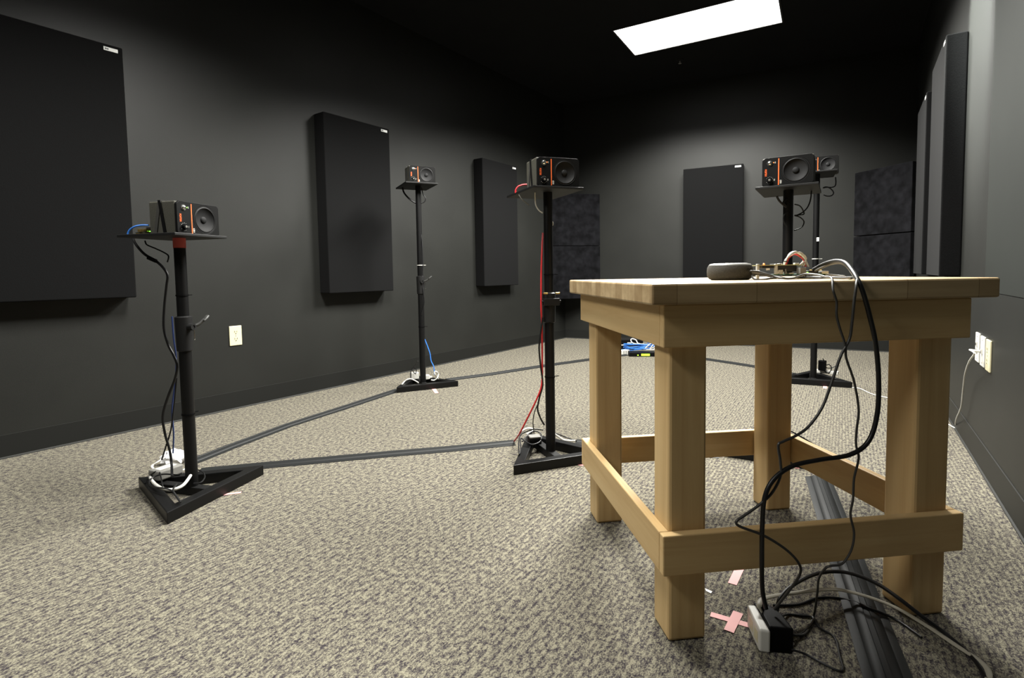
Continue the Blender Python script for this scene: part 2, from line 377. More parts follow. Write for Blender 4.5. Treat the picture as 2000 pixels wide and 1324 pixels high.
# ------------------------------------------------------------------ outlets
def outlet(pos, along, nrm, label, m='ivory_plastic', kind='duplex', w=.070, h=.112):
    ang = math.atan2(nrm.y, nrm.x)+PI/2
    t = empty('wall_outlet', pos, ang, label, 'outlet', 'wall plates')       # local -y faces the room
    abox('cover_plate', -w/2, w/2, -.006, 0, -h/2, h/2, m, t, bevel=.0025)
    if kind == 'duplex':
        for zc in (.02, -.02):
            bm = bmesh.new(); lathe(bm, [(0, 0), (.0165, 0), (.0165, -.0022), (0, -.0022)], 20, M.Translation((0, -.0058, zc)) @ M.Rotation(-PI/2, 4, 'X') @ M.Diagonal((1, .84, -1, 1)))
            r = finish('receptacle', bm, m, t)
            for sx in (-.0065, .0065): abox('slot', sx-.0009, sx+.0009, -.0084, -.0078, zc-.001, zc+.008, 'dark_slot', r)
            bm = bmesh.new(); lathe(bm, [(0, 0), (.0026, 0), (.0026, .0008), (0, .0008)], 10, M.Translation((0, -.0078, zc-.0075)) @ M.Rotation(PI/2, 4, 'X'))
            finish('ground_hole', bm, 'dark_slot', r)
        bm = bmesh.new(); lathe(bm, [(0, 0), (.003, 0), (.003, .001), (0, .001)], 10, M.Translation((0, -.006, 0)) @ M.Rotation(PI/2, 4, 'X')); finish('screw', bm, 'tin', t)
    else:
        for zc in (.042, -.042):
            bm = bmesh.new(); lathe(bm, [(0, 0), (.003, 0), (.003, .001), (0, .001)], 10, M.Translation((0, -.006, zc)) @ M.Rotation(PI/2, 4, 'X')); finish('screw', bm, 'tin', t)
        for zc in ((.012, -.012) if kind == 'data' else (0,)):
            j = abox('jack', -.008, .008, -.010, -.006, zc-.009, zc+.009, m, t)
            abox('socket_hole', -.0055, .0055, -.0106, -.0098, zc-.005, zc+.005, 'dark_slot', j)
    return t
q = [P(*a, LA, LN) for a in ((446, 637), (470, 636), (450, 675), (472, 673))]
outlet(sum(q, V())/4, LD, LN, 'ivory power outlet low on the left wall, right of the nearest speaker stand')
def rw(s, z): return RA+RD*s+V((0, 0, z))
outlet(rw(-.600, .437), RD, RN, 'white jack plate on the right wall, farthest of the three', 'white_plastic', 'data', w=.074)
outlet(rw(-.70, .434), RD, RN, 'white jack plate on the right wall with a cable plugged in, middle of the three', 'white_plastic', 'single', w=.074)
outlet(rw(-.80, .432), RD, RN, 'ivory power outlet on the right wall, nearest of the three plates', w=.074)

# ------------------------------------------------------------------ workbench
TA = .1212
TO = V((.306, 1.036, 0)); TX = V((math.cos(TA), math.sin(TA), 0)); TY = V((-math.sin(TA), math.cos(TA), 0))
def TL(x, y, z): return TO+TX*x+TY*y+V((0, 0, z))
bench = empty('workbench', TO, TA, 'pale square wooden workbench with thick top standing on the carpet at right', 'workbench')
LX, LY, LWD, TOPZ = .622, .597, .079, .726
def part(name, x0, x1, y0, y1, z0, z1, m, bevel=.0025):      # a box about its own centre so its grain sits in it
    c = V(((x0+x1)/2, (y0+y1)/2, (z0+z1)/2)); o = abox(name, x0-c.x, x1-c.x, y0-c.y, y1-c.y, z0-c.z, z1-c.z, m, bench, bevel); o.location = c; return o
part('bench_top', -.049, .690, -.035, .640, .6855, TOPZ, 'wood_block', .004)
for lx in (0, LX-LWD):
    for ly in (0, LY-LWD): part('leg', lx, lx+LWD, ly, ly+LWD, 0, .685, 'wood_z', .006)
for nm, z0, z1 in (('apron', .602, .685), ('rail', .149, .231)):
    part(nm, -.02, LX+.02, -.02, -.0002, z0, z1, 'wood_x'); part(nm, -.02, LX+.02, LY+.0002, LY+.02, z0, z1, 'wood_x')
    part(nm, -.02, -.0002, 0, LY, z0, z1, 'wood_y'); part(nm, LX+.0002, LX+.02, 0, LY, z0, z1, 'wood_y')

# ------------------------------------------------------------------ speakers and their stands
SW, SH, SD = .174, .111, .116
def make_stand():
    """triangular tube base, two-piece pole, shelf; local -y is the front"""
    t = empty('speaker_stand', (0, 0, 0))
    return t
def tri(r): return [V((-r*math.sin(PI/3), -r/2)), V((r*math.sin(PI/3), -r/2)), V((0, r))]
def stand(pos, yaw, zshelf, zcol, label, lever=True, back=0.0):
    t = empty('speaker_stand', (pos[0], pos[1], 0), yaw, label, 'speaker stand', 'black speaker stands')
    R = .24; h = .038
    o_, i_ = tri(R), tri(R-.072); bm = bmesh.new()
    vo = [[bm.verts.new((p.x, p.y, z)) for p in o_] for z in (0, h)]; vi = [[bm.verts.new((p.x, p.y, z)) for p in i_] for z in (0, h)]
    for k in range(3):
        j = (k+1) % 3
        bm.faces.new((vo[0][k], vo[0][j], vo[1][j], vo[1][k])); bm.faces.new((vi[0][k], vi[0][j], vi[1][j], vi[1][k]))
        bm.faces.new((vo[1][k], vo[1][j], vi[1][j], vi[1][k])); bm.faces.new((vo[0][k], vo[0][j], vi[0][j], vi[0][k]))
    finish('base_frame', bm, 'stand_metal', t, bevel=.0025)
    abox('base_spoke', -.016, .016, -R/2+.036, R-.075, .002, .030, 'stand_metal_dull', t, bevel=.002)
    bm = bmesh.new(); cyl(bm, (0, 0, .030), (0, 0, zcol+.02), .0195, 24); finish('lower_pole', bm, 'stand_metal', t, True)
    bm = bmesh.new(); lathe(bm, [(.0195, zcol), (.0245, zcol+.004), (.0265, zcol+.10), (.0265, zcol+.118), (.018, zcol+.122), (0, zcol+.122)], 24); finish('collar', bm, 'stand_metal_dull', t, True)
    if lever:
        bm = bmesh.new(); cyl(bm, (0, -.020, zcol+.085), (.0, -.040, zcol+.085), .012, 14); lathe(bm, [(.006, 0), (.011, 0), (.011, .002), (.006, .002)], 16, M.Translation((0, -.040, zcol+.085)) @ M.Rotation(PI/2, 4, 'X'))
        finish('clamp_bolt', bm, 'stand_metal_dull', t, True)
        bm = bmesh.new(); tube(bm, [(.020, -.022, zcol+.085), (.035, -.03, zcol+.092), (.052, -.036, zcol+.108)], .006, 10, 6); lathe(bm, [(0, -.012), (.008, -.009), (.010, 0), (.008, .009), (0, .012)], 12, M.Translation((.055, -.037, zcol+.110)) @ M.Rotation(.9, 4, 'Y') @ M.Diagonal((.5, 1, 1.4, 1)))
        finish('clamp_lever', bm, 'lever_grey', t, True)
        bm = bmesh.new(); cyl(bm, (.030, -.012, zcol+.04), (.030, -.012, zcol+.082), .0016, 8); lathe(bm, [(0, -.003), (.003, 0), (0, .003)], 8, M.Translation((.030, -.012, zcol+.038)))
        finish('locking_pin', bm, 'chrome', t, True)
    else:
        bm = bmesh.new(); box(bm, -.034, .034, -.030, -.012, zcol+.070, zcol+.098); cyl(bm, (-.04, -.020, zcol+.086), (.042, -.020, zcol+.086), .005, 10)
        finish('clamp_block', bm, 'stand_metal_dull', t, bevel=.002)
        for sx in (-1, 1):
            bm = bmesh.new(); cyl(bm, (sx*.018, -.026, zcol+.118), (sx*.034, -.026, zcol+.119), .004, 10); finish('clamp_bolt', bm, 'brass', t, True)
    bm = bmesh.new(); cyl(bm, (0, 0, zcol+.1), (0, 0, zshelf-.009), .0180, 24); finish('upper_pole', bm, 'stand_metal', t, True)
    bm = bmesh.new(); y0, y1 = (-.097, .140) if back else (-.102, .180)
    box(bm, -.106, .106, y0, y1, zshelf-.009, zshelf)
    finish('shelf', bm, 'stand_metal_dull', t, bevel=.0015)
    for z, rr, mt in ((zcol-.22, .0200, 'black_plastic'), (zcol+.19, .0184, 'black_plastic' if zcol < .6 else 'white_plastic')):
        bm = bmesh.new(); lathe(bm, [(rr, z), (rr+.0015, z), (rr+.0015, z+.005), (rr, z+.005)], 20); box(bm, rr, rr+.020, -.003, .001, z+.001, z+.0035)
        finish('zip_tie', bm, mt, t)
    return t

def make_speaker(led):
    """lying on its side: control strip at left, cone at right; local -y is the front, origin at the middle of the bottom front edge"""
    t = empty('loudspeaker', (0, 0, 0)); W, H, Dp = SW, SH, SD
    bm = bmesh.new(); box(bm, -W/2, W/2, .0091, Dp, .0025, H); finish('cabinet', bm, 'speaker_box', t, bevel=.004, bseg=3)
    # front plate with rounded corners and a round opening for the driver
    bm = bmesh.new(); cx, cz, ro = .0275, H/2+.001, .0485; r = .011; seg = 48
    def outline(a):
        ca, sa = math.cos(a), math.sin(a); x, z = cx, cz
        tx = ((W/2-cx) if ca > 0 else (-W/2-cx))/ca if abs(ca) > 1e-6 else 1e9
        tz = ((H-cz) if sa > 0 else (.0-cz))/sa if abs(sa) > 1e-6 else 1e9
        k = min(tx, tz); px, pz = cx+ca*k, cz+sa*k
        for sx in (-1, 1):
            for z0, sz in ((r, -1), (H-r, 1)):
                qx = sx*(W/2-r)
                if (px-qx)*sx > 0 and (pz-z0)*sz > 0:
                    d = math.hypot(px-qx, pz-z0); px, pz = qx+(px-qx)*r/d, z0+(pz-z0)*r/d
        return px, pz
    angs = sorted([2*PI*i/seg for i in range(seg)]+[math.atan2(z-cz, x-cx) % (2*PI) for x in (-W/2, -W/2+r, W/2-r, W/2) for z in (0, r, H-r, H) if (abs(x) == W/2) != (z in (0, H))])
    po = [outline(a) for a in angs]; pi_ = [(cx+ro*math.cos(a), cz+ro*math.sin(a)) for a in angs]; n = len(angs)
    A = [[bm.verts.new((x, y, z)) for x, z in pts] for pts, y in ((po, .0), (pi_, .0), (po, .009), (pi_, .009))]
    for i in range(n):
        j = (i+1) % n
        for a, b in ((A[0], A[1]), (A[2], A[3]), (A[0], A[2]), (A[1], A[3])): bm.faces.new((a[i], a[j], b[j], b[i]))
    finish('front_plate', bm, 'speaker_front', t, bevel=.0012)
    fr = M.Translation((cx, 0, cz)) @ M.Rotation(PI/2, 4, 'X')     # local +z points out of the front
    bm = bmesh.new(); lathe(bm, [(.0486, -.001), (.0480, .0006), (.0452, .0006), (.0445, -.0004), (.0430, .0006), (.0412, .0012), (.0396, .0006), (.0386, -.0012)], 48, fr); finish('surround', bm, 'rubber_surround', t, True)
    bm = bmesh.new(); lathe(bm, [(.0389, -.0008), (.034, -.0038), (.026, -.0066), (.018, -.0082), (.0120, -.0086)], 48, fr)
    finish('cone', bm, 'cone_black', t, True)
    bm = bmesh.new(); lathe(bm, [(.0124, -.0087), (.0114, -.0064), (.009, -.0046), (.005, -.0034), (0, -.0030)], 32, fr); finish('dust_cap', bm, 'cone_black', t, True)
    abox('orange_stripe', -W/2+.0555, -W/2+.0590, -.0006, .001, .006, H-.006, 'orange_print', t)
    text_mesh('FOSTEX', .0093, 'orange_print', M.Translation((-W/2+.0128, -.0002, .0555)) @ M.Rotation(PI/2, 4, 'X') @ M.Rotation(-PI/2, 4, 'Z'), 'logo_print', t, .82)
    text_mesh('6301', .0085, 'white_print', M.Translation((-W/2+.0645, -.0002, .0165)) @ M.Rotation(PI/2, 4, 'X') @ M.Rotation(-PI/2, 4, 'Z'), 'model_number', t, .9)
    bt = M.Translation((-W/2+.027, 0, .090)) @ M.Rotation(PI/2, 4, 'X')
    bm = bmesh.new(); lathe(bm, [(.0105, -.001), (.0105, .001), (.0085, .0012), (.0072, -.001), (.0068, .004), (.0045, .0055), (0, .006)], 24, bt); finish('power_button', bm, 'chrome', t, True)
    abox('power_led', -W/2+.0385, -W/2+.0412, -.001, .001, .0905, .0932, 'led_red' if led == 'r' else 'led_green', t)
    text_mesh('ON', .0042, 'white_print', M.Translation((-W/2+.0452, -.0002, .0918)) @ M.Rotation(PI/2, 4, 'X') @ M.Rotation(-PI/2, 4, 'Z'), 'button_mark', t)
    kt = M.Translation((-W/2+.0265, 0, .0265)) @ M.Rotation(PI/2, 4, 'X')
    bm = bmesh.new(); lathe(bm, [(.0098, -.001), (.0095, .008), (.0085, .0095), (.0050, .0095), (.0045, .0085), (0, .0085)], 24, kt); k = finish('volume_knob', bm, 'black_plastic', t, True)
    bm = bmesh.new(); lathe(bm, [(0, .0082), (.0042, .0084), (.0040, .0098), (0, .0102)], 16, kt); finish('knob_cap', bm, 'cable_grey', k, True)
    bm = bmesh.new()
    for i in range(11):
        a = PI/2+(i-5)*.5-PI/2; x, z = -W/2+.0265+.0125*math.cos(a), .0265+.0125*math.sin(a)
        lathe(bm, [(0, -.0002), (.0009, -.0002), (.0009, .0003), (0, .0003)], 6, M.Translation((x, 0, z)) @ M.Rotation(PI/2, 4, 'X'))
    finish('volume_marks', bm, 'white_print', t)
    text_mesh('VOL', .0042, 'white_print', M.Translation((-W/2+.0430, -.0002, .0265)) @ M.Rotation(PI/2, 4, 'X') @ M.Rotation(-PI/2, 4, 'Z'), 'knob_mark', t)
    for x in (-.065, .065):
        for y in (.02, .095):
            bm = bmesh.new(); lathe(bm, [(0, 0), (.006, 0), (.006, .003), (0, .003)], 12, M.Translation((x, y, 0))); finish('rubber_foot', bm, 'black_plastic', t)
    # two webbing straps that part from the top to the shelf
    for mt, yb, hw, off in (('strap_web', .092, .006, .0), ('stand_metal', .050, .0055, .0008)):
        bm = bmesh.new(); W2 = W/2+.0012+off; th = .0014; zt = H+.0012+off; yt = .068
        ins = [(-W2, yb, .0), (-W2, yt, zt), (W2, yt, zt), (W2, yb, .0)]; ous = [(-W2-th, yb, .0), (-W2-th, yt, zt+th), (W2+th, yt, zt+th), (W2+th, yb, .0)]
        vv = [[bm.verts.new((x, y+d, z)) for x, y, z in lst] for lst in (ins, ous) for d in (-hw, hw)]
        for i in range(3):
            for a_, b_ in ((0, 1), (2, 3), (0, 2), (1, 3)): bm.faces.new((vv[a_][i], vv[a_][i+1], vv[b_][i+1], vv[b_][i]))
        for i in (0, 3): bm.faces.new((vv[0][i], vv[1][i], vv[3][i], vv[2][i]))
        finish('tie_strap', bm, mt, t)
    return t
sp_r = make_speaker('r')
SPK = {'S1': ((-1.076, 1.856, .896), 1.306), 'S2': ((-.568, 3.510, 1.342), .437), 'S3': ((.185, 2.055, 1.074), .325), 'S5': ((1.048, 2.040, 1.064), -.552), 'S4': ((2.03, 3.502, 1.365), -.489)}
SPL_ = {'S1': 'black speaker with orange stripe and green light on the nearest, leftmost stand',
        'S2': 'small black speaker on the tall thin stand against the left wall',
        'S3': 'black speaker on the stand in the middle, just left of the bench',
        'S5': 'black speaker with orange stripe above the bench, the nearer and larger of the overlapping pair',
        'S4': 'black speaker partly hidden behind the larger one above the bench'}
STD = {'S1': ((-1.124, 1.818), 1.306, .50, 'short black speaker stand nearest the left edge, wires on its base'),
       'S2': ((-.606, 3.55), .437, .62, 'tall thin black speaker stand against the left wall'),
       'S3': ((.148, 2.125), .36, .55, 'black speaker stand in the middle with a red cable, its foot beside the bench'),
       'S5': ((1.083, 2.098), -.552, .55, 'black speaker stand directly behind the bench, its base hidden'),
       'S4': ((1.985, 3.49), -.46, .62, 'tall black speaker stand at far right, its base seen under the bench')}
first = True
for k in ('S3', 'S2', 'S5', 'S4', 'S1'):
    (x, y, z), a = SPK[k]
    if k == 'S3': s = sp_r
    elif k == 'S1': s = make_speaker('g')
    else: s = copy_thing(sp_r)
    s.location = (x, y, z); s.rotation_euler = (0, 0, a); tag(s, SPL_[k], 'speaker', 'small black speakers on stands')
    pos, ya, zc, lab = STD[k]
    # the shelf follows the speaker: shift along the stand's front axis
    d = V((x, y, 0))-V((*pos, 0)); fx = d.dot(V((math.sin(ya), -math.cos(ya), 0)))
    stand(pos, ya, z, zc, lab, lever=(k in ('S1', 'S2')), back=(-.025 if k == 'S1' else 0))
# red tape under the nearest shelf, white tape on the far pole
def stand_of(lab): return [o for o in bpy.data.objects if o.get('label') == lab][0]
s1, s4 = stand_of(STD['S1'][3]), stand_of(STD['S4'][3])
bm = bmesh.new(); lathe(bm, [(.0183, .853), (.0192, .853), (.0192, .8865), (.0183, .8865)], 24); finish('red_tape', bm, 'red_tape', s1, True)
tq = PI/180; abox('white_tape', .003, .017, -.0200, -.0190, .925, .950, 'paper_white', s4)

# ------------------------------------------------------------------ things on the bench
def B(x, y, d): return P(x, y, TO+TY*d, TY)            # point in the bench's frame at depth d behind its front legs
pk = TL(.236, .20, TOPZ)
t = empty('smart_speaker', pk, TA, 'dark grey fabric puck-shaped speaker lying on the bench top', 'speaker')
R_ = .0505
bm = bmesh.new(); lathe(bm, [(0, .0002), (R_-.010, .0002), (R_-.004, .003), (R_, .010), (R_+.0005, .020), (R_-.0003, .029), (R_-.003, .0345)], 56); finish('fabric_body', bm, 'puck_fabric', t, True)
bm = bmesh.new(); lathe(bm, [(R_-.003, .0343), (R_-.006, .0378), (R_-.014, .0392), (0, .0392)], 56); tp = finish('top_disc', bm, 'puck_top', t, True)
for i in range(4):
    a = PI/4+i*PI/2; bm = bmesh.new(); lathe(bm, [(.0, .0392), (.0042, .0392), (.0036, .0399), (0, .0399)], 16, M.Translation((.022*math.cos(a), .022*math.sin(a), 0))); finish('button', bm, 'puck_top', tp, True)

# stacked circuit boards
bx, by = 1460, .25
o0 = B(1463, 530, .24); loc = o0-TO; ox = loc.dot(TX)
cbd = empty('circuit_board', TL(ox, .24, TOPZ), TA, 'stack of open circuit boards on white posts, beside the grey puck speaker', 'circuit board')
abox('upper_board', .0, .125, -.035, .045, .0325, .0341, 'board_edge', cbd)
abox('lower_board', .045, .185, -.030, .05, .0095, .0111, 'board_green', cbd)
for x, y, z0, z1 in ((.003, -.031, .0002, .0365), (.050, -.031, .0112, .0365), (.122, .04, .0112, .0325), (.003, .041, .0002, .0325)):
    abox('white_post', x-.003, x+.003, y-.003, y+.003, z0, z1, 'white_plastic', cbd, .0006)
for x in (.05, .18):
    for y in (-.025, .045): abox('board_foot', x-.003, x+.003, y-.003, y+.003, .0002, .0094, 'black_plastic', cbd)
for x0, x1, y0, y1, z0, z1, m, nm in ((.016, .046, -.03, .0, .0265, .0324, 'chip_black', 'pin_header'), (.058, .105, -.030, -.02, .0175, .0324, 'chip_black', 'pin_header'), (.026, .033, -.034, -.028, .0215, .0265, 'paper_white', 'jumper'),
        (.104, .119, -.045, -.030, .0112, .0265, 'grey_plastic', 'ribbon_connector'), (.058, .067, -.034, -.022, .0112, .022, 'tin', 'barrel_jack'), (.073, .076, -.034, -.031, .0112, .024, 'grey_plastic', 'capacitor'),
        (.084, .096, -.032, -.02, .0112, .0150, 'tin', 'crystal'), (.135, .165, -.032, .01, .0112, .019, 'chip_black', 'chip'), (.128, .134, -.036, -.030, .0112, .016, 'chip_black', 'chip'),
        (.160, .178, -.045, -.02, .0112, .0175, 'tin', 'usb_socket'), (.080, .088, .0, .01, .0342, .0375, 'tin', 'crystal'), (.060, .0722, -.02, .01, .0342, .0362, 'chip_black', 'chip'), (.098, .109, -.033, -.026, .0342, .038, 'white_plastic', 'capacitor')):
    abox(nm, x0, x1, y0, y1, z0, z1, m, cbd, .0006)
for x, z, m in ((.016, .036, 'led_red'), (.122, .0125, 'led_yellow'), (.129, .0135, 'led_green')):
    bm = bmesh.new(); lathe(bm, [(0, -.002), (.0022, -.0015), (.0022, .001), (.001, .0022), (0, .0024)], 12, M.Translation((x, -.036, z))); finish('led', bm, m, cbd, True)
bm = bmesh.new()
for k in range(7):
    o = .0026*(k % 3)-.0048; e = .0022*(k//3)-.0022
    tube(bm, [B(1532+k*.3, 531, .225)+V((0, 0, o)), B(1534+o*300, 512, .225)+TY*e, B(1541, 498+e*400, .225)+TY*o, B(1552, 492.5+e*500, .225)+TY*o, B(1563, 496, .225)+TY*o+V((0, 0, e)), B(1571+e*500, 506, .225)+TY*o, B(1577-k*3.4, 521-k*.2, .225)+TY*o], .0017, 6, 6)
bl = finish('wire_bundle', bm, 'cable_white', smooth=True); tag(bl, 'white and red wires bundled into an arch over the circuit boards', 'wires')
bm = bmesh.new()
for k in range(3):
    o = .0014*k-.0014
    tube(bm, [B(1523+k*2, 534, .222)+TY*o, B(1531, 528-k, .222)+TY*o, B(1535+k, 514, .222), B(1543, 501.5, .224)+TY*o, B(1553, 496+k*.5, .228)+TY*o, B(1563, 500+k, .225), B(1569+k, 509, .222)+TY*o, B(1574-k*2.6, 521, .221)+TY*o], .0012, 6, 6)
w2 = finish('red_wire', bm, 'cable_red', bl, True); tag(w2, 'red wires')
for pxx, pyy in ((1534.5, 511), (1567, 500)):
    q = B(pxx, pyy, .224); bm = bmesh.new(); lathe(bm, [(.0034, -.001), (.0046, -.001), (.0046, .001), (.0034, .001)], 12, M.Translation(q) @ M.Rotation(.3, 4, 'Y')); finish('zip_tie', bm, 'black_plastic', bl)

# hanging cables: on the bench top, over its front edge, down to the power tap
fr = -.052
def hang(lst): return [B(x, y, fr if len(a) == 0 else a[0]) for x, y, *a in lst]
ptap = F(1490, 1240, .02)
cable('power_cable', 'thick black cable arching off the bench top, hanging in a wide loop to the floor', 'cable',
      hang([(1588, 527, .21), (1604, 518, .19), (1622, 511.5, .15), (1638, 509.5, .10), (1652, 514, .04), (1665, 529, -.01), (1676, 548, -.045), (1686, 572), (1698, 615), (1710, 670), (1716, 740), (1713, 810), (1696, 862), (1660, 888), (1600, 898), (1548, 910), (1512, 935), (1494, 970), (1489, 1020, -.05), (1488, 1090, -.05), (1489, 1150, -.04), (1496, 1188, -.035)]), .0044, 'cable_black', seg=10)
cable('grey_cable', 'thin grey cable lying across the bench top, then hanging down past the far leg', 'cable',
      [TL(.42, .22, TOPZ+.0035), TL(.43, .14, TOPZ+.003), TL(.405, .05, TOPZ+.003), TL(.372, -.028, TOPZ+.004)] + hang([(1672.5, 556), (1668, 590), (1664, 630), (1659, 662), (1642, 695), (1625, 745), (1606, 795), (1580, 832), (1556, 850), (1530, 862), (1520, 870), (1524, 900), (1524, 930), (1508, 962), (1484, 985), (1452, 1008), (1438.5, 1018), (1445, 1028), (1492, 1046), (1535, 1073), (1560, 1100), (1562, 1122, -.04), (1540, 1155, -.03), (1512, 1190, -.02)]), .0026, 'cable_charcoal')
cable('usb_cable', 'thin grey cable plugged into the puck speaker and hanging over the bench front', 'cable',
      [pk+TX*.046-TY*.0465+V((0, 0, .0175)), B(1466, 529.5, .14), B(1480, 530.5, .14), B(1495, 534.5, .13), B(1512, 539.5, .12), B(1530, 543.5, .10), B(1548, 543.5, .10), B(1562, 538.5, .12), B(1576, 535, .12), B(1598, 537, .08), B(1612, 540.5, .02), TL(.318, -.032, TOPZ+.004)] +
      hang([(1627, 566), (1634, 590), (1634, 615), (1640, 640), (1651, 675), (1653, 700), (1668, 745), (1677, 800), (1673, 840), (1672, 868), (1677, 895), (1668, 935), (1666, 975), (1661, 1005), (1668, 1040), (1664, 1070), (1652, 1093), (1640, 1103), (1616, 1107, -.05), (1600, 1128, -.03), (1596, 1160, -.02)]) + [F(1590, 1200, .006), F(1574, 1236, .004), F(1548, 1240, .008)], .0022, 'cable_charcoal')
bm = bmesh.new(); cyl(bm, pk+TX*.031-TY*.0405+V((0, 0, .018)), pk+TX*.0465-TY*.0468+V((0, 0, .0175)), .0042, 12); tag(finish('usb_plug', bm, 'grey_plastic', smooth=True), 'small grey plug pushed into the side of the puck speaker', 'plug')
cable('loose_cable', 'grey cable looped flat on the bench top in front of the boards', 'cable',
      [B(1508, 541, .15), B(1492, 537, .16), B(1478, 535.5, .16), B(1469, 539.5, .15), B(1475, 545.5, .13), B(1490, 546, .125), B(1506, 543.5, .125), B(1524, 541.5, .13), B(1542, 545.5, .125), B(1562, 546.5, .12), B(1590, 545.5, .12), B(1608, 542, .14), B(1618, 538.5, .17)], .0022, 'cable_charcoal')
cable('ribbon_lead', 'second cable running alongside the thick black arching cable on the bench', 'cable',
      hang([(1592, 529, .205), (1606, 522, .185), (1624, 515, .15), (1640, 513, .10), (1653, 518.5, .05), (1663, 531, .01), (1668, 540, -.01)])+[TL(.372, -.012, TOPZ+.003)], .0030, 'cable_grey')
t = empty('cable_plug', B(1600, 536, .27), TA+.3, 'two black plugs lying behind the boards on the bench top', 'plug'); t.location.z = TOPZ
abox('plug_body', -.03, .012, -.006, .006, .0002, .012, 'black_plastic', t, .002); abox('plug_tip', .0121, .022, -.004, .004, .002, .009, 'tin', t)
cable('plug_lead', 'short grey lead curling behind the black plug on the bench top', 'cable', [TL(.56, .30, TOPZ+.012), TL(.585, .33, TOPZ+.008), TL(.61, .30, TOPZ+.003), TL(.57, .26, TOPZ+.003), TL(.52, .27, TOPZ+.003)], .0020, 'cable_grey')

# ------------------------------------------------------------------ power tap and its cord at the bench's foot
tp = empty('power_tap', F(1484, 1268), -.10, 'white power tap standing on the carpet in front of the bench', 'power tap')
bm = bmesh.new(); prism(bm, [(-.004, -.008), (.016, -.012), (.016, .072), (-.001, .072)], .0, .046); finish('tap_body', bm, 'white_plastic', tp, bevel=.004, bseg=3)
for y in (.012, .042): abox('socket', -.0046+y*.04, -.0020, y-.010, y+.010, .012, .034, 'ivory_plastic', tp)
ad = empty('power_adapter', F(1520, 1275), -.10, 'chunky black power adapter plugged into the white tap', 'power adapter')
bm = bmesh.new(); prism(bm, [(-.0175, .0), (.028, -.003), (.024, .045), (.004, .080), (-.0155, .080)], .001, .052); finish('adapter_body', bm, 'black_plastic', ad, bevel=.004, bseg=3)
abox('plug_collar', -.0155, .006, .0805, .094, .01, .042, 'black_plastic', ad, .002)
cable('mains_cable', 'flat white power cord curving over the carpet from the white tap to the lower right', 'cord',
      [F(1490, 1199, .045), F(1483, 1184, .060), F(1487, 1172, .062), F(1505, 1165, .055), F(1550, 1158, .045), F(1600, 1152, .038), F(1640, 1152, .03), F(1690, 1164, .026), F(1750, 1187, .018), F(1810, 1222, .010), F(1870, 1262, .007), F(1910, 1288, .006), F(1928, 1306, .006), F(1931, 1322, .006), F(1926, 1345, .006)], .0056, 'cable_beige', flat=.45, seg=10)
cable('power_cable', 'black cable arching from the tap across the carpet and behind the right bench leg', 'cable',
      [F(1516, 1197, .03), F(1524, 1168, .05), F(1550, 1142, .06), F(1590, 1122, .06), F(1630, 1116, .055), F(1670, 1122, .062), F(1715, 1141, .062), F(1760, 1172, .055), F(1800, 1203, .035), F(1850, 1240, .010), F(1900, 1285, .0045), F(1930, 1330, .0045)], .0040, 'cable_black')
cable('thin_cable', 'thin black cable looping on the carpet right of the black adapter', 'cable',
      [F(1538, 1236, .02), F(1560, 1240, .005), F(1582, 1222, .004), F(1588, 1206, .003), F(1565, 1202, .003), F(1538, 1200, .003), F(1518, 1208, .02)], .0022, 'cable_black')
cable('thin_cable', 'thin black cable trailing on the carpet from the adapter towards the rubber floor strip', 'cable',
      [F(1545, 1268, .010), F(1575, 1278, .003), F(1610, 1297, .003), F(1645, 1310, .003), F(1640, 1280, .003), F(1630, 1245, .003), F(1600, 1225, .003), F(1585, 1205, .003), F(1560, 1200, .003)], .0022, 'cable_black')
cable('thin_cable', 'black cable lying on the carpet below the flat white cord', 'cable',
      [F(1510, 1182, .003), F(1560, 1180, .003), F(1600, 1167, .003), F(1650, 1170, .003), F(1700, 1188, .014), F(1750, 1210, .003), F(1800, 1245, .003)], .0026, 'cable_black')

# ------------------------------------------------------------------ rubber cord covers on the carpet
def cover(label, pts, w=.083):
    pts = [V((p.x, p.y, 0)) for p in pts]; prof = [(-.5, .0006), (-.5, .0018), (-.36, .0045), (-.30, .0045), (-.28, .0068), (-.16, .0110), (-.08, .0114), (-.06, .0098), (.06, .0098), (.08, .0114), (.16, .0110), (.28, .0068), (.30, .0045), (.36, .0045), (.5, .0018), (.5, .0006)]
    bm = bmesh.new(); rows = []
    for i, p in enumerate(pts):
        d = (pts[min(i+1, len(pts)-1)]-pts[max(i-1, 0)]).normalized(); s_ = V((d.y, -d.x, 0))
        rows.append([bm.verts.new(p+s_*(u*w)+V((0, 0, z))) for u, z in prof])
    n = len(prof)
    for a, b in zip(rows, rows[1:]):
        for k in range(n): bm.faces.new((a[k], a[(k+1) % n], b[(k+1) % n], b[k]))
    bm.faces.new(rows[0]); bm.faces.new(rows[-1])
    return tag(finish('cord_cover', bm, 'rubber_cover', smooth=True), label, 'cord cover', 'grey rubber cord covers on the carpet')
def lerp(a, b, n=6, wob=.004):
    d = (b-a); s_ = V((d.y, -d.x, 0)).normalized(); return [a+d*(i/n)+s_*(math.sin(i*2.1)*wob) for i in range(n+1)]
cover('ridged grey rubber cord cover running under the bench to the bottom right of the picture', lerp(V((1.085, 1.865, 0)), V((.60, .757, 0)), 6, 0), .083)
cover('grey rubber cord cover from the nearest stand to the tall thin one by the wall', [F(372, 904), F(450, 873), F(560, 832), F(670, 797), F(774, 763)], .075)
cover('grey rubber cord cover from the nearest stand across to the middle stand', [F(392, 921), F(520, 909), F(640, 898), F(760, 887), F(880, 877), F(1003, 865)], .075)
cover('grey rubber cord cover from the tall thin stand away towards the back wall', [F(872, 742.5), F(960, 731), F(1055, 716), F(1152, 702.5), F(1222, 693.5)], .075)
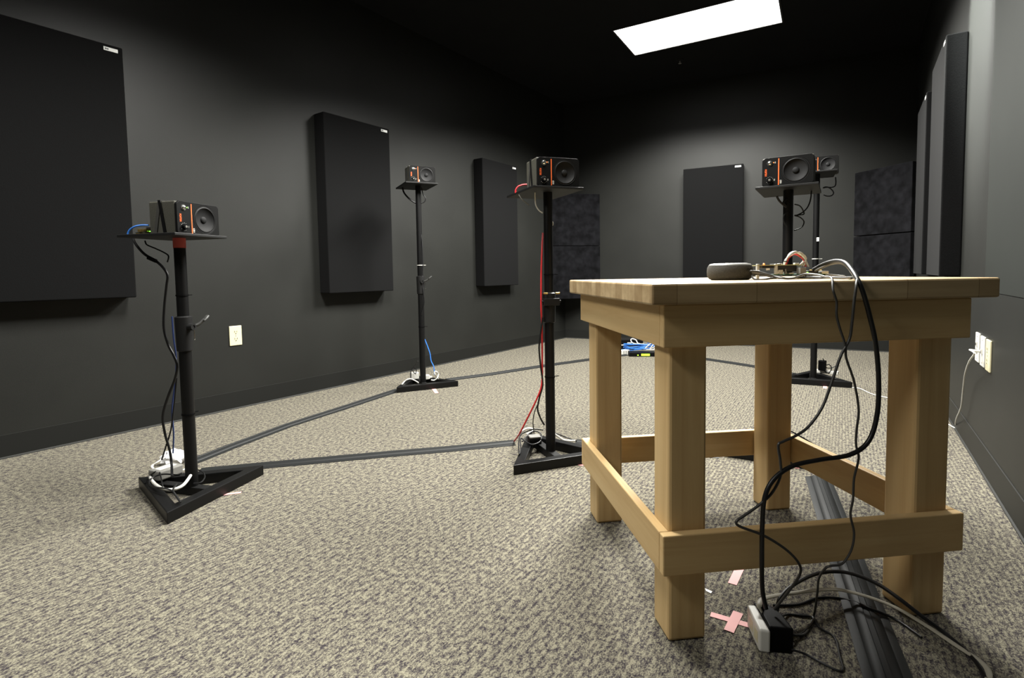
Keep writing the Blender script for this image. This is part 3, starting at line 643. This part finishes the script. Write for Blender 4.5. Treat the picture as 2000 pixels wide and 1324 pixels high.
cover('short grey rubber cord cover leaving the middle stand behind the left bench leg', lerp(F(1126, 864), V((.83, 2.12, 0)), 4), .075)
cover('grey rubber cord cover along the back of the room, seen under the bench', [F(1300, 692), F(1380, 702), F(1440, 711), F(1490, 719), F(1552, 732)], .075)

# ------------------------------------------------------------------ pink floor tape
def strip(a, b, w, parent=None, z=.0012):
    d = (b-a); d.z = 0; n = V((d.y, -d.x, 0)).normalized()*(w/2); bm = bmesh.new()
    q = [a-n, b-n*1.02, b+n*.97, a+n*1.03]; prism(bm, [(p.x, p.y) for p in q], z-.0008, z); return finish('tape_strip', bm, 'pink_tape', parent)
tc = empty('tape_cross', (0, 0, 0), 0, 'pink cross of masking tape on the carpet beside the white power tap', 'tape', 'pink tape marks')
strip(F(1388, 1200), F(1470, 1224), .0165, tc); strip(F(1442, 1197), F(1423, 1234), .020, tc, .0020)
for lab, a, b, w in (('pink tape strip on the carpet just under the front bench rail', (1446, 1108), (1430, 1141), .020),
        ('tiny pink tape scrap on the carpet beside the far right bench leg', (1545, 911), (1562, 914), .022), ('pink tape tip beside the base of the nearest stand', (430, 967), (471, 962), .015),
        ('pink tape showing from under the tall thin stand', (846, 758), (853, 768), .025), ('pink tape scrap on the carpet at the front of the middle stand', (1112, 902), (1140, 909), .022),
        ('pink tape tip in front of the stand seen under the bench', (1612, 750), (1611, 759), .022)):
    tag(strip(F(*a), F(*b), w), lab, 'tape', 'pink tape marks')
bm = bmesh.new(); q = [F(1377, 1150), F(1391, 1156), F(1389, 1160), F(1379, 1155)]; prism(bm, [(p.x, p.y) for p in q], .0006, .0016); tag(finish('paper_scrap', bm, 'paper_white'), 'tiny white paper scrap on the carpet by the near bench leg', 'paper')

# ------------------------------------------------------------------ cables at the stands
def DD(lst, Y): return [D(x, y, Y if len(a) == 0 else a[0]) for x, y, *a in lst]
Y1 = 1.82
cable('cable_bundle', 'black cables hanging beside the pole of the nearest stand', 'cable', DD([(258, 462, 1.84), (266, 478), (282, 496), (302, 508), (318, 522), (327, 538), (325, 560), (321, 600), (320, 640), (328, 672), (339, 694), (346, 715), (341, 742), (328, 775), (318, 812), (322, 846), (331, 878), (335, 905), (336, 930, 1.76)], Y1), .0042, 'cable_black')
cable('thin_cable', 'thin black cable sagging from under the nearest shelf to its pole', 'cable', DD([(283, 470), (287, 478), (303, 485), (320, 493), (329, 500), (327, 512)], Y1), .0024, 'cable_black')
cable('thin_cable', 'thin black cable crossing low beside the nearest stand', 'cable', DD([(345, 738), (340, 790), (334, 838), (324, 872), (316, 898)], 1.83), .0026, 'cable_black')
cable('network_cable', 'dark blue cable running down the lower pole of the nearest stand', 'cable', DD([(336, 618, 1.83), (339, 660, 1.83), (344, 700, 1.84), (343, 740, 1.84), (336, 800, 1.84), (339, 845, 1.84), (338, 885, 1.84)], Y1), .0026, 'cable_darkblue')
cable('network_cable', 'bright blue cable bending over the back of the nearest shelf', 'cable', DD([(290, 440, 1.80), (276, 440, 1.80), (262, 443, 1.80), (252, 451, 1.80), (248, 464, 1.80)], Y1), .0030, 'cable_blue')
ferr = D(298, 506, Y1); bm = bmesh.new(); cyl(bm, D(289, 503, Y1-.004), D(305, 510, Y1-.004), .0065, 12); tag(finish('ferrite_bead', bm, 'black_plastic', smooth=True), 'black ferrite lump on a cable beside the nearest pole', 'ferrite')
def board(pos, rz, label):
    t = empty('circuit_board', pos, rz, label, 'circuit board', 'small boards on the shelves')
    abox('board', -.04, .04, -.03, .03, .012, .0136, 'board_dark', t)
    for x in (-.036, .036): abox('board_foot', x-.003, x+.003, -.028, .028, .0002, .0119, 'brass', t)
    abox('network_socket', -.028, -.008, -.031, -.010, .0137, .0265, 'black_plastic', t, .001); abox('audio_jack', -.002, .010, -.034, -.02, .0137, .022, 'brass', t, .001)
    for y in (-.020, .006): abox('audio_jack', -.046, -.030, y-.006, y+.006, .0137, .024, 'brass', t, .001)
    abox('heat_sink', .0, .03, .006, .028, .0137, .034, 'chip_black', t, .001); abox('chip', .014, .030, -.012, .004, .0137, .016, 'chip_black', t)
    bm = bmesh.new(); lathe(bm, [(0, 0), (.0022, 0), (.0022, .002), (0, .0035)], 10, M.Translation((-.036, -.030, .0137))); finish('led', bm, 'led_green', t, True)
    return t
def behind(k, dx, dy, dz=0):
    (x, y, z), a = SPK[k]; return V((x+math.cos(a)*dx-math.sin(a)*dy, y+math.sin(a)*dx+math.cos(a)*dy, z+dz))
board(behind('S1', -.035, .165), SPK['S1'][1], 'small open circuit board with a green light behind the nearest speaker')
board(behind('S5', .035, .165), SPK['S5'][1], 'small open circuit board behind the larger speaker above the bench')
# base of the nearest stand
t = empty('power_adapter', F(326, 950, .0), 1.15, 'grey power adapter lying in the base of the nearest stand', 'power adapter'); t.location.z = .0385
abox('adapter_body', -.045, .045, -.030, .030, .0, .034, 'grey_plastic', t, .005); abox('adapter_label', -.03, .03, -.016, .016, .0341, .0345, 'cable_white', t)
t = empty('plastic_bag', F(341, 905), .4, 'crumpled white plastic bag behind the pole of the nearest stand', 'plastic bag')
bm = bmesh.new(); bmesh.ops.create_icosphere(bm, subdivisions=3, radius=1)
for v in bm.verts: n_ = 1+.22*math.sin(v.co.x*7+v.co.z*5)*math.cos(v.co.y*6+v.co.z*3); v.co = V((v.co.x*.045*n_, v.co.y*.035*n_, max(.001, .024+v.co.z*.034*n_)))
finish('bag_body', bm, 'clear_bag', t, True)
cable('mains_cable', 'thick white cord looping around the base of the nearest stand', 'cord', [F(380, 912, .085), F(377, 920, .080), F(368, 935, .065), F(357, 948, .055), F(342, 955, .052), F(325, 956, .052), F(308, 949, .055), F(297, 939, .055), F(294, 930, .05), F(306, 925, .045)], .0052, 'cable_white', seg=10)
cable('mains_cable', 'flat white cord behind the pole of the nearest stand', 'cord', [F(322, 893, .05), F(308, 902, .04), F(297, 910, .03), F(303, 917, .03), F(325, 922, .035), F(350, 920, .035), F(366, 914, .03)], .0045, 'cable_white', flat=.6)
cable('thin_cable', 'black cable looped around the grey adapter in the nearest base', 'cable', [F(350, 928, .07), F(320, 926, .07), F(299, 932, .065), F(291, 942, .06), F(300, 951, .055), F(325, 954, .062), F(340, 962, .05), F(352, 980, .045), F(349, 976, .05), F(338, 958, .066), F(345, 944, .07)], .0026, 'cable_black')
cable('thin_cable', 'thin black loop right of the nearest pole, over its base', 'cable', [F(378, 944, .05), F(392, 942, .05), F(400, 932, .055), F(396, 922, .06), F(384, 917, .06), F(374, 918, .06)], .0022, 'cable_black')
cable('thin_cable', 'black lead hooking over the left corner of the nearest base', 'cable', [F(283, 944, .040), F(290, 932, .05), F(302, 922, .07), F(311, 921, .07), F(316, 940, .068), F(318, 950, .06)], .0022, 'cable_black')

Y2 = 3.56
cable('cable_bundle', 'black cables under the shelf of the tall thin stand', 'cable', DD([(786, 366), (789, 376), (797, 386), (806, 393), (813, 397)], Y2), .0055, 'cable_black')
cable('thin_cable', 'thin loop of cable right of the tall thin pole, under its shelf', 'cable', DD([(823, 366), (826, 378), (831, 387), (829, 394), (821, 398)], Y2), .0032, 'cable_black')
cable('thin_cable', 'thin black cable hanging along the middle of the tall thin pole', 'cable', DD([(818, 420), (824, 470, 3.54), (826, 520, 3.53), (823, 545, 3.53), (828, 580, 3.53), (828, 595, 3.53), (823, 615, 3.53)], Y2), .0028, 'cable_black')
cable('network_cable', 'bright blue cable slanting down beside the tall thin stand', 'cable', DD([(825, 655), (830, 664), (839, 688), (842, 705), (847, 716), (848.5, 732)], 3.57), .0034, 'cable_blue')
t = empty('power_adapter', F(809, 742), .43, 'white power adapter left of the tall thin pole, on its base', 'power adapter'); t.location = D(810, 743, 3.62); t.location.z = .0385
abox('adapter_body', -.026, .026, -.022, .022, 0, .045, 'white_plastic', t, .004)
t = empty('power_adapter', F(833, 742), .43, 'white power plug right of the tall thin pole, on its base', 'power adapter'); t.location = D(833, 741, 3.60); t.location.z = .0385
abox('adapter_body', -.020, .020, -.018, .018, 0, .030, 'white_plastic', t, .004); abox('cord_neck', .0201, .040, -.006, .006, .006, .018, 'white_plastic', t, .002)
cable('mains_cable', 'white cord hanging over the left side of the tall thin stand base', 'cord', [F(783, 754, .03), F(789, 746, .045), F(796, 741, .06), F(803, 740, .06), F(810, 743, .05), F(817, 747, .045)], .0042, 'cable_white')
cable('mains_cable', 'white cord curled into a ring right of the tall thin stand', 'cord', [F(842, 742, .05), F(848, 742.5, .045), F(854, 738, .06), F(856, 731, .08), F(853, 726, .10), F(849, 726, .10), F(850, 732, .08), F(857, 742, .03)], .0042, 'cable_white')
cable('thin_cable', 'tangle of black cable above the white adapter of the tall thin stand', 'cable', [F(802, 738, .06), F(802, 727, .09), F(807, 718, .12), F(813, 722, .11), F(811, 730, .09), F(806, 722, .10), F(812, 712, .14), F(816, 705, .17)], .0030, 'cable_black')

Y3 = 2.12
cable('power_cable', 'red cable running down the pole of the middle stand', 'cable', DD([(1060, 455, 2.14), (1058.5, 490, 2.12), (1057, 540, 2.11), (1057, 600, 2.10), (1058.5, 640, 2.11), (1059, 700, 2.11), (1058, 750, 2.10), (1048, 780, 2.10), (1030, 817, 2.12), (1014, 848, 2.16)], Y3)+[F(1004, 862, .006)], .0034, 'cable_red')
cable('power_cable', 'red cable bending over the back left of the middle shelf', 'cable', DD([(1031, 360.5, 2.16), (1022, 361, 2.16), (1013, 364, 2.16), (1008, 370, 2.16), (1007, 377, 2.16)], Y3), .0036, 'cable_red')
cable('thin_cable', 'white and black lead under the middle shelf', 'cable', DD([(1045, 371), (1045, 388), (1047, 402), (1053, 411), (1060, 416)], Y3), .0026, 'cable_white')
cable('thin_cable', 'thin pale lead under the left tip of the middle shelf', 'cable', DD([(1013, 380), (1018, 388), (1026, 395), (1034, 401)], Y3), .0020, 'cable_grey')
cable('thin_cable', 'small white hook of cable right of the middle pole', 'cable', DD([(1074, 424), (1078, 432), (1080, 437), (1078, 441), (1073, 441.5)], Y3), .0022, 'cable_white')
cable('cable_bundle', 'black cables hanging beside the lower pole of the middle stand', 'cable', DD([(1060, 620), (1056, 650), (1053, 680), (1056, 715), (1060, 750), (1054, 775), (1050, 798), (1055, 815), (1063, 830)], 2.10), .0034, 'cable_black')
cable('thin_cable', 'thin black lead dropping to the adapter in the middle base', 'cable', DD([(1050, 790), (1044, 805), (1041, 825), (1043, 846)], 2.16), .0020, 'cable_black')
t = empty('power_adapter', F(1044, 866), .2, 'black power adapter with a grey top lying in the base of the middle stand', 'power adapter'); t.location = D(1044, 866, 2.19); t.location.z = .0385
abox('adapter_body', -.026, .026, -.022, .022, 0, .026, 'black_plastic', t, .004); abox('adapter_top', -.024, .024, -.020, .020, .0261, .034, 'grey_plastic', t, .003)
cable('mains_cable', 'white cord looping behind the adapter in the base of the middle stand', 'cord', [F(1012, 850, .02), F(1020, 842, .04), F(1030, 837, .05), F(1041, 838, .05), F(1040, 843, .045), F(1028, 848, .04)], .0048, 'cable_white')
cable('mains_cable', 'white cord trailing right from the middle pole to the cord cover', 'cord', [F(1070, 846, .05), F(1080, 846, .045), F(1092, 854, .025), F(1104, 860, .012), F(1124, 861, .012)], .0046, 'cable_white')
cable('thin_cable', 'black cable trailing right from the middle pole beside the white cord', 'cable', [F(1074, 843, .05), F(1090, 848, .035), F(1108, 855, .015), F(1126, 861, .012)], .0024, 'cable_black')
cable('thin_cable', 'black cables coiled over the left corner of the middle base', 'cable', [F(1060, 840, .06), F(1045, 838, .07), F(1028, 843, .06), F(1016, 851, .055), F(1013, 868, .05), F(1014, 886, .046), F(1017, 878, .05), F(1017, 856, .06), F(1026, 862, .055), F(1040, 868, .05), F(1055, 862, .055), F(1057, 848, .065), F(1044, 842, .075), F(1030, 850, .06), F(1020, 862, .055)], .0028, 'cable_black', sub=6)

Y5 = 2.10
cable('cable_bundle', 'black cables bunched under the left of the larger shelf above the bench', 'cable', DD([(1517, 383), (1522, 392), (1530, 400), (1536, 404), (1530, 396), (1536, 388)], 2.08), .0040, 'cable_black')
cable('thin_cable', 'black and pale cable curving from the shelf down to the pole above the bench', 'cable', DD([(1585, 372), (1583, 390), (1577, 405), (1567, 415), (1555, 421)], Y5), .0026, 'cable_black')
cable('thin_cable', 'double loop of black cable right of the pole above the bench', 'cable', DD([(1552, 399), (1562, 402), (1568, 410), (1570, 418), (1560, 420), (1552, 421), (1562, 424), (1570, 432), (1568, 441), (1560, 447), (1551, 450)], Y5), .0024, 'cable_black')
cable('thin_cable', 'small black loop left of the pole above the bench', 'cable', DD([(1538, 414), (1532, 419), (1530, 428), (1532, 436), (1537, 442)], 2.07), .0026, 'cable_black')
t = empty('wall_plug', D(1597, 372, 2.12), SPK['S5'][1], 'small white and yellow connector at the right end of the larger shelf', 'connector'); t.location = behind('S5', .086, .12)
abox('connector_body', -.011, .011, -.015, .015, .0, .010, 'white_plastic', t, .002); abox('connector_tip', -.006, .006, -.022, -.0151, .002, .008, 'brass', t)
cable('thin_cable', 'black cable arching over the carpet just above the back bench rail', 'cable', DD([(1438, 846), (1446, 841), (1458, 838), (1466, 840), (1472, 836), (1480, 833), (1490, 838)], 2.14), .0032, 'cable_black')
cable('thin_cable', 'pair of black cables on the carpet right of the far bench leg', 'cable', DD([(1545, 842), (1556, 848), (1570, 856), (1580, 862), (1590, 868)], 2.14), .0026, 'cable_black')

Y4 = 3.50
cable('thin_cable', 'coil of black cable under the rear shelf right of the bench pair', 'cable', DD([(1632, 346), (1632.5, 358), (1630, 364), (1622, 366), (1613, 365), (1608, 367), (1617, 366), (1625, 371), (1628, 377), (1624, 382), (1616, 383), (1609, 381)], Y4), .0036, 'cable_black')
cable('mains_cable', 'white cord rising along the pole of the stand seen under the bench', 'cord', DD([(1592, 640), (1588, 672), (1585, 690), (1585, 715), (1584, 730)], Y4), .0040, 'cable_white')
t = empty('power_strip', F(1612, 733), -1.05, 'white power strip lying on the base of the stand seen under the bench', 'power strip'); t.location = D(1613, 730, 3.58); t.location.z = .0385; t.rotation_euler.z = -.75
abox('strip_body', -.075, .075, -.016, .016, 0, .022, 'white_plastic', t, .003)
for i in range(3): abox('socket', -.05+i*.04, -.03+i*.04, -.008, .008, .0221, .0226, 'grey_plastic', t)
t = empty('power_adapter', D(1606, 722, 3.57), -.75, 'black power adapter upright on the power strip seen under the bench', 'power adapter'); t.location.z = .0385+.023
abox('adapter_body', -.022, .022, -.018, .018, 0, .068, 'black_plastic', t, .004)
cable('thin_cable', 'black lead sticking out of the adapter seen under the bench', 'cable', DD([(1607, 700), (1613, 712), (1620, 712), (1624, 720), (1619, 728), (1612, 726), (1610, 718), (1622, 719), (1632, 715)], 3.55), .0032, 'cable_black')
cable('network_cable', 'thin white cable on the carpet from the right wall to the stand under the bench', 'cable', [F(1664, 757, .004), F(1680, 759, .004), F(1705, 770, .004), F(1745, 780, .004), F(1800, 800, .004), F(1858, 832, .004), F(1868, 838, .004)], .0028, 'cable_white')
pl = rw(-.70, .434)+RN*.011
cable('network_cable', 'white cable drooping from the middle wall plate down to the baseboard', 'cable', [pl, pl+RN*.03+V((0, 0, .004)), P(1903, 690, RA+RN*.045, RN), P(1893, 706, RA+RN*.04, RN), P(1885, 730, RA+RN*.03, RN), P(1881, 760, RA+RN*.025, RN), P(1877, 795, RA+RN*.022, RN), P(1868, 818, RA+RN*.022, RN), F(1866, 832, .006), F(1869, 839, .004)], .0028, 'cable_white')
bm = bmesh.new(); cyl(bm, pl+RN*.0, pl+RN*.022, .005, 10); tag(finish('cable_plug', bm, 'white_plastic', smooth=True), 'white plug in the middle wall plate on the right wall', 'plug')

# ------------------------------------------------------------------ gear on the floor at the back
g0 = V((1.045, 5.17, 0))
t = empty('rack_unit', g0, -.05, 'black electronics box on the carpet at the back, behind the blue cables', 'electronics')
abox('case', -.20, .20, -.10, .10, .004, .095, 'stand_metal_dull', t, .003)
abox('front_panel', -.205, .205, -.108, -.1005, .004, .097, 'black_plastic', t, .002)
for i in range(3): abox('panel_label', .0+i*.055, .04+i*.055, -.1092, -.1081, .045+(i % 2)*.02, .053+(i % 2)*.02, 'white_plastic', t)
t = empty('network_switch', V((1.145, 4.70, 0)), -.10, 'black network box with a lime green panel on the carpet, framed by the bench legs', 'network box')
abox('case', -.115, .115, -.055, .055, .003, .036, 'black_plastic', t, .003)
abox('green_panel', -.012, .062, -.0562, -.0552, .008, .026, 'panel_green', t); abox('status_light', -.046, -.034, -.0562, -.0552, .010, .018, 'panel_green', t)
t = empty('power_adapter', V((1.005, 4.77, 0)), .5, 'white ridged plug left of the black network box at the back', 'power adapter'); abox('adapter_body', -.05, .04, -.025, .025, .0, .045, 'white_plastic', t, .004)
for i in range(3): abox('ridge', -.03+i*.025, -.022+i*.025, -.0262, -.0251, .004, .042, 'grey_plastic', t)
for i in range(4):
    a0 = 1.0+i*.02; pts = [V((.96+.05*i, 4.88+.02*i, .02+.014*i)), V((1.06, 4.84+.02*i, .045+.012*i)), V((1.16+.02*i, 4.83, .050+.012*i)), V((1.26, 4.86+.01*i, .06+.01*i)), V((1.30+.01*i, 4.92, .03+.01*i)), V((1.20, 4.96, .02+.008*i)), V((1.05, 4.90+.01*i, .02+.01*i))]
    cable('network_cable', ['blue network cable heaped on the carpet at the back, lowest of four', 'blue network cable heaped at the back, second from the floor', 'blue network cable heaped at the back, third from the floor', 'blue network cable heaped at the back, topmost of four'][i], 'cable', [p+V((math.sin(n*2.3+i)*.03, math.cos(n*1.7+i*2)*.03, 0)) for n, p in enumerate(pts)], .0042, 'cable_blue', group='blue cables heaped at the back')
cable('network_cable', 'white cable curled into a ring on the black box at the back', 'cable', [V((1.20, 4.84, .085)), V((1.13, 4.86, .085)), V((1.095, 4.87, .10)), V((1.09, 4.88, .122)), V((1.105, 4.88, .13)), V((1.135, 4.87, .118)), V((1.145, 4.86, .095)), V((1.17, 4.84, .085))], .0045, 'cable_white')
cable('network_cable', 'white cables knotted on top of the blue ones at the back', 'cable', [V((1.20, 4.80, .05)), V((1.24, 4.79, .09)), V((1.29, 4.79, .11)), V((1.32, 4.80, .08)), V((1.27, 4.79, .06)), V((1.24, 4.78, .05)), V((1.30, 4.78, .12)), V((1.28, 4.77, .05)), V((1.20, 4.76, .045))], .0042, 'cable_white')

# ------------------------------------------------------------------ render look
w = bpy.data.worlds.new('world'); S.world = w; w.use_nodes = True
w.node_tree.nodes['Background'].inputs[0].default_value = (0, 0, 0, 1)
S.view_settings.view_transform = 'Standard'; S.view_settings.look = 'None'
S.view_settings.exposure = 0; S.view_settings.gamma = 1
S.cycles.max_bounces = 8
